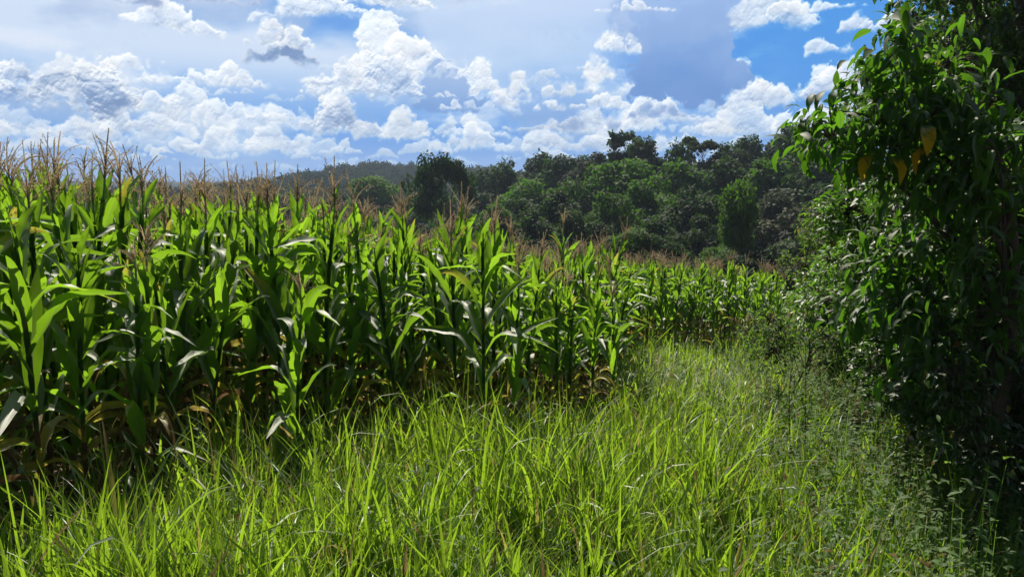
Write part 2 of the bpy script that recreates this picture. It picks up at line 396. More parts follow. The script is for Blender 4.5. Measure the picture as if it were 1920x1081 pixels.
    for c in ((100, 262, 260, 55), (270, 250, 150, 60), (420, 285, 130, 80), (520, 290, 120, 70), (760, 262, 90, 60), (900, 280, 130, 40), (1060, 285, 150, 60), (1130, 250, 180, 60), (1260, 235, 180, 50), (1430, 255, 220, 70), (1560, 245, 200, 70), (330, 215, 120, 60), (450, 235, 160, 50)):
        cloud(*c, dark=.22, op=.92, body=(132, 166, 214))
    # dim shaded masses in the middle of the picture
    mass([(1000, 130, 150, 95), (900, 60, 120, 60), (1090, 40, 130, 60), (1080, 170, 110, 50)], (192, 214, 243), (150, 188, 234), 5, op=.8, warp=1.6, edge=.8)
    mass([(1120, 20, 220, 50), (1270, 30, 160, 50)], (196, 214, 242), (165, 196, 236), 8, op=.75, warp=1.6, edge=.8)
    mass([(1010, 200, 95, 22)], (138, 176, 228), (116, 160, 218), 9, op=.8, warp=1.2, edge=.6)
    for c in ((700, 190, 220, 100, .18), (760, 125, 150, 48, .1), (640, 168, 120, 60, .12), (905, 205, 130, 110, .22), (960, 190, 70, 70, .2), (1150, 185, 110, 150, .16), (1170, 100, 90, 75, .10),
              (1045, 180, 60, 26, .2), (1385, 175, 60, 70, .1), (1500, 190, 230, 60, .25), (1600, 180, 160, 60, .2), (1420, 200, 120, 40, .3), (1440, 55, 190, 55, .12), (1530, 25, 160, 30, .1), (1640, 60, 120, 34, .3), (1556, 97, 74, 34, .12),
              (330, 60, 170, 46, .08), (620, 45, 260, 60, .08), (720, 20, 200, 50, .1), (390, 165, 230, 44, .15), (180, 130, 150, 30, .08), (1090, 205, 200, 30, .3)):
        cloud(*c, op=.93)
    mass([(838, 170, 44, 44), (818, 140, 24, 28), (850, 200, 66, 16)], (150, 180, 224), (106, 150, 212), 31, warp=1.0, edge=.35)
    cloud(1060, 245, 240, 40, .7, .2, body=(132, 162, 208), seed=36)
    cloud(1150, 185, 90, 150, .12, seed=61); cloud(1392, 180, 70, 74, .14, seed=62); cloud(1165, 96, 90, 56, .05, seed=63); cloud(1120, 150, 60, 60, .1, seed=65)
    mass([(1275, 110, 92, 80), (1300, 150, 88, 42), (1250, 160, 66, 34), (1320, 60, 56, 52), (1225, 90, 44, 40)], (140, 172, 222), (92, 138, 204), 33, warp=1.5, edge=.34)
    mass([(1230, 30, 90, 50), (1310, 10, 90, 40)], (150, 180, 228), (134, 168, 220), 35, op=.8, warp=1.3, edge=.7)
    for i in range(90):
        x = rr.uniform(-80, 1750); b_ = rr.uniform(120, 300)
        if 1180 < x < 1400 and b_ < 200 or x > 1380 and b_ < 140: continue
        cloud(x, b_, rr.uniform(22, 80), rr.uniform(10, 30), rr.uniform(.02, .2), op=rr.uniform(.35, .8), soft_e=.5, warp=1.6)
    cloud(1240, 222, 130, 26, .8, body=(122, 155, 206), seed=37)
    cloud(70, 206, 290, 95, .42, seed=41, body=(120, 150, 196)); cloud(60, 160, 110, 55, .5, seed=42, body=(130, 158, 200))
    cloud(640, 250, 150, 62, .45, seed=43, body=(126, 156, 202))
    cloud(530, 118, 125, 50, .75, seed=44, body=(116, 146, 192), rim=1.5); cloud(495, 92, 70, 66, .5, seed=45, body=(140, 165, 205)); cloud(545, 92, 80, 36, .15, seed=46)
    cloud(250, 12, 90, 30, .8, .4, body=(130, 152, 196), seed=47, op=.8); cloud(420, 8, 150, 26, .7, .4, body=(140, 160, 200), seed=48, op=.8)
    cloud(1190, 22, 150, 22, .1, seed=49, op=.8)
    haze_row(-20, 60, .35, (86, 152, 228))
    col = np.clip(col, 0, 255) / 255.
    lin = np.where(col < .04045, col / 12.92, ((col + .055) / 1.055) ** 2.4)
    return U1, V1, lin
def build_sky():
    U1, V1, lin = paint_sky(); D_ = 2600.
    A, E = np.meshgrid(U1 / FPX, V1 / FPX, indexing='ij'); nx, ny = A.shape
    P = np.stack([D_ * np.sin(A) * np.cos(E), D_ * np.cos(A) * np.cos(E), CAM_H + D_ * np.sin(E)], -1).reshape(-1, 3)
    i, k = np.meshgrid(np.arange(nx - 1), np.arange(ny - 1), indexing='ij'); q = (i * ny + k).ravel()
    C = np.concatenate([lin.reshape(-1, 3), np.ones((nx * ny, 1))], 1)
    m = bpy.data.materials.new('sky_and_clouds'); m.use_nodes = True; m.node_tree.nodes.clear(); t = NT(m.node_tree)
    a = t.new('ShaderNodeAttribute', attribute_name='tint'); e = t.new('ShaderNodeEmission'); t.L.new(a.outputs['Color'], e.inputs[0]); e.inputs[1].default_value = .90
    o = t.new('ShaderNodeOutputMaterial'); t.L.new(e.outputs[0], o.inputs[0]); m.cycles.emission_sampling = 'NONE'
    g = Geo(); g.add(P, np.stack([q, q + ny, q + ny + 1, q + 1], 1), C)
    ob = obj('sky', g.mesh('sky', m)); ob['kind'] = 'structure'
    return ob
build_sky()

# ---------------------------------------------------------------- maize
def corn_parts(seed, hs=1.52, lod=0, leaves=11, tassel=True, tbend=.25, tdense=1.0, short=False, dryleaf=.5):
    r = np.random.default_rng(seed)
    st, ac = (13, 4) if lod == 0 else ((8, 2) if lod == 1 else (5, 2))
    out = {'leaf': []}
    lean = r.normal(0, .03, 2)
    def axis(z): return np.stack([lean[0] * (z / hs) ** 2 * hs, lean[1] * (z / hs) ** 2 * hs, z], -1)
    zz = np.linspace(-.06, hs, 16 if lod == 0 else 6)
    rad = .0085 * (1 - .55 * np.clip(zz / hs, 0, 1)) * (1 + (.18 * (np.arange(len(zz)) % 2) if lod == 0 else 0))
    g = Geo(); g.add(*tube(axis(zz), rad, 7 if lod == 0 else 4)); out['stalk'] = g
    plane = r.uniform(0, 6.28)
    z0 = .10 if not short else .06
    for i in range(leaves):
        f = i / (leaves - 1)
        z = z0 + (hs - z0 - .10) * f ** .92
        az = plane + math.pi * i + r.normal(0, .6)
        L = (.29 + .27 * math.sin(math.pi * min(1, .18 + .80 * f) ** .9)) * r.uniform(.88, 1.12)
        if f > .85: L *= .74
        W_ = (.050 + .034 * math.sin(math.pi * (.15 + .75 * f))) * r.uniform(.85, 1.15)
        th0 = R(r.uniform(38, 72) + 14 * f); kk = r.uniform(.28, .62) if r.random() < .5 and f < .93 else 0.0
        bend = r.uniform(1.1, 2.5) * (1 - .45 * f ** 1.5) if kk or r.random() > .35 else r.uniform(.25, .8)
        if f > .8 and not kk: bend = r.uniform(.0, .7); th0 = R(r.uniform(62, 84))
        pw = r.uniform(1.4, 5.0)
        dry = 0.0
        if f < (.26 if dryleaf < 1 else .40) and r.random() < dryleaf: dry = r.uniform(.35, .9); bend = r.uniform(2.3, 3.0); W_ *= .7; kk = 0.; pw = 1.1; L *= .8
        elif f < .4: dry = r.uniform(0, .25)
        elif r.random() < .14: dry = r.uniform(.12, .32)
        g = Geo()
        V, F, C = ribbons(axis(np.array([z])), az, th0, bend, L, W_, 'corn', st, ac, fold=.45 if not dry > .3 else .9, p=pw, kink=kk, twist=r.normal(0, 1.0),
                          ripple=r.uniform(.10, .35) if lod == 0 else .2, dry=dry, seed=seed * 40 + i)
        C[:, 0] = r.uniform(0, 1)
        g.add(V, F, C)
        if lod == 0:  # the sheath that wraps the stalk under the blade
            zs = np.linspace(max(z - .15, .0), z + .01, 3)
            V, F, C2 = tube(axis(zs), [.0095, .0105, .0125], 6); C2[:, 3] = dry; C2[:, 2] = .2; C2[:, 0] = C[0, 0]; g.add(V, F, C2)
        out['leaf'].append(g)
    if tassel:
        g = Geo(); top = axis(np.array([hs]))[0]
        Lm = r.uniform(.25, .34)
        azm = r.uniform(0, 6.28)
        nb = int(r.integers(7, 14) * tdense) if lod < 2 else 5
        P = [top]; A = [azm]; T = [R(88)]; B = [tbend * r.uniform(.4, 1.6)]; LL = [Lm]
        for k in range(nb):
            P.append(top + np.array([0, 0, r.uniform(.0, .12)])); A.append(r.uniform(0, 6.28)); T.append(R(r.uniform(58, 84)))
            B.append(r.uniform(-.1, 1.3) + (1.0 if r.random() < .12 else 0)); LL.append(r.uniform(.11, .21))
        P = np.array(P); A = np.array(A); T = np.array(T); B = np.array(B); LL = np.array(LL)
        wd = np.where(np.arange(len(P)) == 0, .013, .0062) if lod < 2 else .010
        for rl in ((0, 1.57) if lod < 2 else (0,)):
            g.add(*ribbons(P, A, T, B, LL, wd, 'tube', 7 if lod < 2 else 4, 1, fold=0, ripple=0, p=1.4, seed=3, roll=rl))
        if lod < 2:    # spikelets along every branch
            SP, SA, ST = [], [], []
            for j in range(len(P)):
                m_ = 26 if j == 0 else 14
                for q in range(m_):
                    t = (q + 2) / (m_ + 2); thx = T[j] - B[j] * (t * .7) ** 1.4
                    h = math.cos(thx) * LL[j] * t; zq = math.sin(thx) * LL[j] * t
                    SP.append(P[j] + [h * math.cos(A[j]), h * math.sin(A[j]), zq]); SA.append(r.uniform(0, 6.28)); ST.append(R(r.uniform(10, 75)))
            SP = np.array(SP)
            g.add(*ribbons(SP, np.array(SA), np.array(ST), .4, r.uniform(.010, .019, len(SP)), .0065, 'card', 2, 1, fold=0, seed=9))
        g.V = [v for v in g.V]; out['tassel'] = g
        stem = Geo(); stem.add(*tube(np.array([top + [0, 0, -.02], top + [0, 0, .10]]), [.006, .004], 5)); out['stalk'].join(stem)
    if r.random() < .55 and lod < 2 and not short:  # an ear in its husk
        z = hs * r.uniform(.42, .52); az = plane + r.normal(0, .3)
        g = Geo(); t = np.linspace(0, 1, 7); L = r.uniform(.17, .22)
        pts = axis(np.array([z]))[0] + np.stack([math.cos(az) * (.015 + .28 * L * t), math.sin(az) * (.015 + .28 * L * t), L * t], 1)
        g.add(*tube(pts, .024 * np.sin(np.pi * np.clip(.12 + .84 * t, 0, 1)) ** .7, 8, (.5, .5, .2, .1)))
        g.add(*ribbons(np.tile(pts[-1] - [0, 0, .02], (9, 1)), az + np.linspace(0, 6, 9), 1.2, 2.2, .07, .004, 'tube', 4, 1, seed=2, dry=.9))
        out['ear'] = g
    return out

NVAR = 18
variants = []
for v in range(NVAR):
    d = corn_parts(100 + v, hs=1.5 + .1 * math.sin(v * 2.1), lod=0, leaves=16 + v % 3, tbend=[.15, .5, .2, 1.4, .3, .1, .8, .25][v % 8], tassel=(v not in (4, 8, 10, 12, 14, 17)), dryleaf=1.0 if v in (6, 12, 8, 10) else .5)
    fo = Geo()
    for g in d['leaf']: fo.join(g)
    variants.append(dict(stalk=d['stalk'].mesh('stalk', M['stalk']), tassel=d['tassel'].mesh('tassel', M['tassel']) if 'tassel' in d else None,
        leaf=[g.mesh('leaf', M['maize']) for g in d['leaf']], foliage=fo.mesh('foliage', M['maize']),
        ear=d['ear'].mesh('ear', M['husk']) if 'ear' in d else None, hs=1.5 + .1 * math.sin(v * 2.1), top=float(max(V_[:, 2].max() for V_ in (d['tassel'].V if 'tassel' in d else fo.V)))))
def place_corn(x, y, v, rz, sc, label, group=None, near=True, tilt=(0, 0), name='maize_plant'):
    z = float(terrain(x, y)); a = variants[v]
    e = empty(name, (x, y, z), 0, (sc, sc, sc)); e.rotation_euler = (tilt[0], tilt[1], rz)
    obj('stalk', a['stalk'], e)
    if near:
        for l in a['leaf']: obj('leaf', l, e)
    else: obj('foliage', a['foliage'], e)
    if a['tassel']: obj('tassel', a['tassel'], e)
    if a['ear']: obj('ear', a['ear'], e)
    tag(e, label, 'maize plant', group)
    return e

edge_px = [(-420, 1120), (30, 1060), (210, 985), (400, 905), (640, 850), (900, 830), (1150, 820), (1160, 720), (1175, 668), (1290, 668), (1420, 655), (1540, 640)]
front = [ground_at(*p) for p in edge_px]
poly = front + [(9.5, 15.5), (5.5, 19), (-2, 24), (-14, 42), (-40, 46), (-30, 14), (-9, 4)]
def inside(x, y):
    c = False; n = len(poly)
    for i in range(n):
        x1, y1 = poly[i]; x2, y2 = poly[(i + 1) % n]
        if (y1 > y) != (y2 > y) and x < (x2 - x1) * (y - y1) / (y2 - y1) + x1: c = not c
    return c
print('EDGE', [(round(a, 2), round(b, 2)) for a, b in front])

# heroes: picture x of the stalk, picture y of its top, distance, variant, label
heroes = [
 (38, 262, 3.7, 3, .00, 'tall maize plant at the far left with the highest tassel curling over'),
 (112, 272, 3.9, 0, .3, 'tall maize plant near the left edge, straight dark spike above its broad tan tassel'),
 (178, 288, 4.9, 2, 1.1, 'maize plant with a small upright tassel between two broad tassels near the left edge'),
 (226, 285, 4.6, 1, 2.0, 'maize plant with an open tassel of side branches, fourth tall tassel from the left'),
 (283, 292, 4.8, 5, 2.6, 'maize plant with a thick brush-like dark tassel against the low blue sky'),
 (352, 318, 5.4, 6, .7, 'maize plant with a tassel bent right over, left of the slim upright tassel'),
 (402, 300, 5.6, 7, 1.9, 'maize plant with a slim upright tassel before the start of the far ridge'),
 (446, 308, 5.6, 3, 2.2, 'maize plant whose tassel hooks to the right where the far ridge starts rising'),
 (500, 300, 5.9, 5, 4.1, 'maize plant with a dark needle tassel spike, left of the lone high tassel'),
 (591, 292, 5.3, 2, 5.1, 'maize plant whose tall slender tassel stands alone above the far wooded hill'),
 (235, 440, 3.6, 1, 3.6, 'front maize plant at the left whose low tan tassel stands before green leaves'),
 (540, 480, 4.1, 3, 1.3, 'maize plant with a low drooping tassel just above the short bushy maize plant'),
 (850, 372, 6.0, 5, 2.8, 'maize plant with pale tan tassel in front of the vine-draped arched tree'),
 (924, 365, 6.0, 2, .2, 'maize plant with a solitary fuzzy tassel left of the wooded slope'),
 (905, 400, 5.2, 4, .9, 'maize plant without tassel, its tip leaves spread like a fan against the dark wood'),
 (965, 440, 5.4, 9, .1, 'maize plant with a wide pale folded leaf at the shoulder of the crop'),
]
hero_xy = []
for (hx, hy, Y, v, rz, lab) in heroes:
    x, y, zt = at(hx, hy, Y)
    g0 = float(terrain(x, y)); a = variants[v]
    full = a['top']
    sc = (zt - g0) / full
    place_corn(x, y, v, rz, sc, lab, 'maize plants of the crop', True)
    hero_xy.append((x, y))
# end plants at the corner of the front edge
for (bx, by, v, sc, rz, lab) in [
 (1140, 772, 8, .74, .4, 'outermost maize plant at the right corner of the front edge, dry leaves at its foot'),
 (1112, 790, 10, .78, 2.2, 'second maize plant in from the right corner of the front edge, yellowing low leaf'),
 (1065, 800, 13, .82, 4.0, 'maize plant near the right corner of the front edge with thin drooping leaves'),
 (300, 985, 6, .95, 1.0, 'maize plant at the lower left, second of the two nearest, standing in grass'),
 (95, 1068, 10, 1.0, 3.1, 'maize plant at the bottom left whose foot is closest to the corner of the picture'),
 (330, 940, 12, .95, 2.1, 'maize plant with dry tan lower leaves just left of the short bushy plant'),
 (170, 1000, 12, .98, 5.0, 'nearest maize plant at the lower left with yellowed and withered low leaves')]:
    x, y = ground_at(bx, by); hero_xy.append((x, y))
    place_corn(x, y, v, rz, sc, lab, 'maize plants of the crop', True)
# the short bushy one in the grass
def short_plant():
    x, y = ground_at(556, 892); z = float(terrain(x, y))
    r = corn_parts(7, hs=.78, lod=0, leaves=10, tassel=False, short=True, dryleaf=.2)
    ztop = at(556, 500, y)[2]; sc = (ztop - z) / max(V_[:, 2].max() for g_ in r['leaf'] for V_ in g_.V)
    e = empty('maize_plant', (x, y, z), .9, (sc,) * 3)
    obj('stalk', r['stalk'].mesh('stalk', M['stalk']), e)
    for g in r['leaf']: obj('leaf', g.mesh('leaf', M['maize']), e)
    tag(e, 'short bushy maize plant without tassel standing in front of the crop in the grass', 'maize plant', 'maize plants of the crop')
    hero_xy.append((x, y))
short_plant()

cand = []
rot = R(-6)
for i in range(-140, 140):
    for k in range(0, 84):
        u = i * (.175 if k * .54 < 15 else .36) + rng.normal(0, .04); w_ = 2.2 + k * .54 + rng.normal(0, .06)
        x = u * math.cos(rot) - w_ * math.sin(rot) if False else u + .12 * w_
        y = w_ - .10 * u
        if not inside(x, y): continue
        d = math.hypot(x, y)
        if abs(math.atan2(x, y)) > R(43) or y < 2.6 or d < 3.0: continue
        if min((x - a) ** 2 + (y - b) ** 2 for a, b in hero_xy) < .17 ** 2: continue
        cand.append((x, y))
cand = np.array(cand); dist = np.hypot(cand[:, 0], cand[:, 1]); ang = np.arctan2(cand[:, 0], cand[:, 1])
nf = np.array([np.sum((np.abs(ang - ang[i]) < .12 / dist[i]) & (dist < dist[i])) for i in range(len(cand))])
score = dist * (1 + .22 * np.maximum(nf - 1, 0)) + np.where(np.abs(ang) > R(36.5), 6, 0)
order = np.argsort(score)
NIND = 300 - len(heroes) - 8
print('CORN', len(cand), 'individual to dist', dist[order[:NIND]].max())
ORD = ['first', 'second', 'third', 'fourth', 'fifth', 'sixth', 'seventh', 'eighth', 'ninth', 'tenth', 'eleventh', 'twelfth', 'thirteenth', 'fourteenth', 'fifteenth', 'sixteenth',
       'seventeenth', 'eighteenth', 'nineteenth', 'twentieth'] + ['twenty-' + w for w in ('first', 'second', 'third', 'fourth', 'fifth', 'sixth', 'seventh', 'eighth', 'ninth')] + ['thirtieth'] + \
      ['thirty-' + w for w in ('first', 'second', 'third', 'fourth', 'fifth', 'sixth', 'seventh', 'eighth', 'ninth')]
def lower(x, y): return y > 9 and math.degrees(math.atan2(x, y)) > 3
sel = order[:NIND]
edge_near = sorted([j for j in sel if nf[j] <= 1 and not lower(*cand[j])], key=lambda j: ang[j])[:39]
edge_low = sorted([j for j in sel if nf[j] <= 2 and lower(*cand[j])], key=lambda j: ang[j])[:39]
def zone(x, y, v):
    a = math.degrees(math.atan2(x, y)); d = math.hypot(x, y)
    ft = 'tasselless' if not variants[v]['tassel'] else ('ear-bearing' if variants[v]['ear'] else ('bent-tasselled' if v % 8 == 3 else 'tasselled'))
    if lower(x, y):
        s = 'left half' if a < 11 else 'right half'
        return '%s maize plant inside the %s of the lower block beyond the grass' % (ft, s), '%s maize plants inside the lower block, %s' % (ft, s)
    s = 'far left' if a < -27 else 'left' if a < -17 else 'middle left' if a < -8 else 'middle' if a < 1 else 'right end'
    w_ = 'front ranks' if d < 5.4 else 'inner rows' if d < 8 else 'rear rows'
    return '%s maize plant in the %s at the %s of the near crop' % (ft, w_, s), '%s maize plants in the %s, %s' % (ft, w_, s)
seen_cls = {}
for j in sorted(sel, key=lambda q: ang[q]):
    x, y = cand[j]; far_b = lower(x, y); v = int(rng.integers(NVAR)); lab, grp = zone(x, y, v)
    if j in edge_near: lab, grp = 'maize plant lining the front edge of the near crop, %s from the left' % ORD[edge_near.index(j)], 'maize plants along the front edge'
    elif j in edge_low: lab, grp = 'small maize plant along the front of the lower block, %s from its left' % ORD[edge_low.index(j)], 'maize plants along the front of the lower block'
    elif 'front ranks' in lab:
        c_ = seen_cls[grp] = seen_cls.get(grp, -1) + 1
        lab = '%s %s' % (ORD[c_], lab.replace('of the near crop', 'of the crop'))
    sc = rng.uniform(.88, 1.06) * (1.0 if not far_b else 1.13)
    if not far_b and y < 8: sc *= 1 - .15 * float(sst(x, -.6, 1.3))
    if not far_b and y < 9: sc *= 1 + .10 * float(sst(-x, -.9, .6)) + .06 * float(sst(-x, .8, 2.4))
    place_corn(x, y, v, rng.uniform(0, 6.28), sc, lab, grp, near=dist[j] < 5.2, tilt=(rng.normal(0, .06), rng.normal(0, .06)))
# the rest of the field: one mass nobody can count
lows = []
for v in range(8):
    d = corn_parts(300 + v, hs=1.5, lod=2, leaves=13, tassel=False); g = Geo(); g.join(d['stalk']); [g.join(l) for l in d['leaf']]
    d2 = corn_parts(300 + v, hs=1.5, lod=1, leaves=4, tassel=True); lows.append((g, d2['tassel']))
G, T = Geo(), Geo()
for j in order[NIND:]:
    x, y = cand[j]; a = rng.uniform(0, 6.28); sc = rng.uniform(.92, 1.05) * (1.08 if x > 1 and y > 9 else 1)
    Mx = np.array([[math.cos(a), -math.sin(a), 0], [math.sin(a), math.cos(a), 0], [0, 0, 1]]) * sc
    l, t_ = lows[rng.integers(8)]; off = (x, y, float(terrain(x, y)))
    G.join(l, Mx, off)
    if rng.random() < .42: T.join(t_, Mx, off)
fld = obj('maize_field', G.mesh('maize_field', M['maize']))
tag(fld, 'dense mass of tasselled maize filling the field behind the nearest rows', 'maize field', kind='stuff')
tp = obj('tassel', T.mesh('tassels', M['tassel']), fld); tp['kind'] = 'stuff'

# ---------------------------------------------------------------- grass, weeds and litter
def field_dist_ok(x, y): return not inside(x, y)
def build_grass():
    r = np.random.default_rng(4)
    # tuft centres, denser near the camera
    n = 23000
    Y = 2.3 + 15 * r.random(n) ** 1.55; hw = .80 * Y + .3
    X = r.uniform(-1, 1, n) * hw
    keep = np.array([not inside(a, b) or r.random() < (.22 if b < 6 else .04) for a, b in zip(X, Y)])
    keep &= ~((X > 2.15 + .27 * (Y - 3.2)) & (r.random(n) < np.where(Y < 5, .80, .93)))
    keep &= ~((X > 1.45 + .20 * (Y - 3.2)) & (r.random(n) < .45))
    keep &= ~((X < -.9) & (Y < 4.6) & np.array([inside(a - .0, b + 1.0) for a, b in zip(X, Y)]) & (r.random(n) < .78))
    clump = np.sin(X * 3.1 + 1.3 * np.sin(Y * 2.2)) * np.sin(Y * 3.7 + X) 
    keep &= (clump + r.uniform(-.9, 1.2, n)) > -.25
    X, Y, clump = X[keep], Y[keep], clump[keep]; n = len(X)
    Z = terrain(X, Y)
    nb = 7
    hgt = np.clip(.33 + .09 * clump + r.normal(0, .095, n), .10, .72)
    hgt *= np.where(Y > 7, 1.1, 1) * np.where(X > 1.3, .80, 1)
    hgt *= 1 + .35 * np.exp(-((X + .0) / 1.6) ** 2 - ((Y - 4.1) / .6) ** 2)
    ii = np.repeat(np.arange(n), nb); m = len(ii)
    lean = r.uniform(0, 6.28, n)[ii]; la = r.uniform(0, .35, m)
    k = r.uniform(0, .62, m) * hgt[ii]
    P = np.stack([X[ii] + r.normal(0, .03, m) + np.cos(lean) * la * k, Y[ii] + r.normal(0, .03, m) + np.sin(lean) * la * k, Z[ii] + k - .01], 1)
    L = r.uniform(.50, 1.05, m) * hgt[ii]
    th = R(90) - np.abs(r.normal(.34, .25, m)); bend = np.abs(r.normal(.32, .36, m))
    stray = r.random(m) < .035; bend = np.where(stray, r.uniform(1.4, 2.4, m), bend); L = np.where(stray, L * 1.35, L)
    Wd = (.007 + .018 * r.random(m) ** 1.3) * np.where(Y[ii] > 7, 1.25, 1)
    dry = np.where(r.random(m) < .07, r.uniform(.3, .9, m), r.uniform(0, .10, m) + .13 * np.clip(np.sin(X[ii] * 1.7 + 2) * np.sin(Y[ii] * 1.3 + X[ii]), 0, 1))
    near = Y[ii] < 6.5
    G = Geo(); sd_ = 0
    for msk, st, ac in ((near, 6, 2), (~near, 3, 1)):
        q = msk
        G.add(*ribbons(P[q], r.uniform(0, 6.28, q.sum()), th[q], bend[q], L[q], Wd[q], 'grass', st, ac, fold=.35, p=1.7, twist=r.normal(0, .8, q.sum()), dry=dry[q], seed=sd_)); sd_ += 1
    # coarse tall tufts with broad blades
    nt = 80; Yt = 2.7 + 6.5 * r.random(nt) ** 1.2; Xt = r.uniform(-.75, .55, nt) * Yt; kt = np.array([not inside(a, b - .15) for a, b in zip(Xt, Yt)]); Xt, Yt = Xt[kt], Yt[kt]; nt = len(Xt)
    jj = np.repeat(np.arange(nt), 16); q = len(jj); Ht = r.uniform(.40, .66, nt)[jj]; ku = r.uniform(0, .6, q) * Ht
    G.add(*ribbons(np.stack([Xt[jj] + r.normal(0, .05, q), Yt[jj] + r.normal(0, .05, q), terrain(Xt, Yt)[jj] + ku], 1), r.uniform(0, 6.28, q), R(90) - np.abs(r.normal(.42, .28, q)), np.abs(r.normal(.4, .4, q)),
                   Ht * r.uniform(.4, .75, q), r.uniform(.010, .024, q), 'grass', 7, 2, fold=.4, p=1.9, twist=r.normal(0, .8, q), dry=np.where(r.random(q) < .06, .6, .03), seed=5))
    o = obj('grass', G.mesh('grass', M['grass'])); tag(o, 'tall bright green grass growing along the track beside the maize', 'grass', kind='stuff')
    # thin seed stems and arching runners
    n2 = 1900; Y2 = 2.6 + 7 * r.random(n2) ** 1.3; X2 = r.uniform(-.55, .60, n2) * Y2 * 1.1
    kp = np.array([not inside(a, b) for a, b in zip(X2, Y2)]) & (X2 < 2.6); X2, Y2 = X2[kp], Y2[kp]; n2 = len(X2)
    G = Geo(); G.add(*ribbons(np.stack([X2, Y2, terrain(X2, Y2)], 1), r.uniform(0, 6.28, n2), R(80), r.uniform(.2, 1.6, n2), r.uniform(.35, .80, n2), .0034, 'tube', 6, 1, fold=0, dry=r.uniform(.1, .75, n2)))
    # misty seed heads over the middle of the track
    cx, cy = ground_at(1330, 800)
    n3 = 4500; a = r.normal(0, 1, (n3, 2)); X3 = cx + .25 + a[:, 0] * .8; Y3 = cy + 1.1 + a[:, 1] * 1.0; Z3 = terrain(X3, Y3) + r.uniform(.22, .52, n3)
    G.add(*ribbons(np.stack([X3, Y3, Z3], 1), r.uniform(0, 6.28, n3), r.uniform(-.3, 1.3, n3), .3, r.uniform(.03, .09, n3), .0028, 'tube', 2, 1, fold=0, dry=r.uniform(.1, .5, n3)))
    o = obj('seed_grass', G.mesh('seed_grass', M['grass'])); tag(o, 'thin stems and misty seed heads rising over the grass', 'seed heads', kind='stuff')
    # low broad-leaved weeds, right of the track and under the maize edge
    n4 = 23000; Y4 = 2.5 + 16 * r.random(n4) ** 1.3; X4 = r.uniform(-.5, .85, n4) * Y4 * 1.05
    dens = np.where(X4 > 1.0 + .1 * (Y4 - 3), .95, .16); kp = (r.random(n4) < dens) & np.array([not inside(a, b) for a, b in zip(X4, Y4)])
    X4, Y4 = X4[kp], Y4[kp]; n4 = len(X4); nl = 9; ii = np.repeat(np.arange(n4), nl); m = len(ii); kk = np.tile(np.linspace(.2, 1, nl), n4)
    H4 = np.clip(r.gamma(3.0, .07, n4), .05, .6) * np.where(X4 > 1.7 + .24 * (Y4 - 3.2), 1.7, 1.0); la = r.uniform(0, 6.28, n4); ln = r.uniform(0, .5, n4)
    hh = H4[ii] * kk; sz = r.uniform(.6, 1.6, n4)[ii]
    P = np.stack([X4[ii] + np.cos(la)[ii] * ln[ii] * hh, Y4[ii] + np.sin(la)[ii] * ln[ii] * hh, terrain(X4[ii], Y4[ii]) + hh], 1)
    G = Geo(); G.add(*ribbons(P, r.uniform(0, 6.28, m), r.uniform(.0, .9, m), r.uniform(.3, 1.1, m), sz * r.uniform(.035, .07, m) * (1.2 - .5 * kk), sz * r.uniform(.014, .026, m), 'ovate', 3, 2, fold=.25, dry=np.where(r.random(m) < .05, .8, 0)))
    th4 = R(90) - ln * .8
    G.add(*ribbons(np.stack([X4, Y4, terrain(X4, Y4)], 1), la, th4, .1, H4, .005, 'tube', 3, 1, fold=0))
    o = obj('weeds', G.mesh('weeds', M['weed'])); tag(o, 'low small-leaved weeds covering the ground right of the grass', 'weeds', kind='stuff')
    # fallen dry leaves
    n5 = 7000; Y5 = 2.6 + 7 * r.random(n5); X5 = r.uniform(-.8, .8, n5) * Y5
    G = Geo(); G.add(*ribbons(np.stack([X5, Y5, terrain(X5, Y5) + .012], 1), r.uniform(0, 6.28, n5), r.uniform(-.1, .35, n5), r.uniform(-.3, .8, n5), r.uniform(.05, .22, n5), r.uniform(.01, .035, n5), 'grass', 3, 1, dry=r.uniform(.55, 1.1, n5)))
    o = obj('leaf_litter', G.mesh('leaf_litter', M['grass'])); tag(o, 'dry brown leaf litter lying on the red soil', 'leaf litter', kind='stuff')
build_grass()

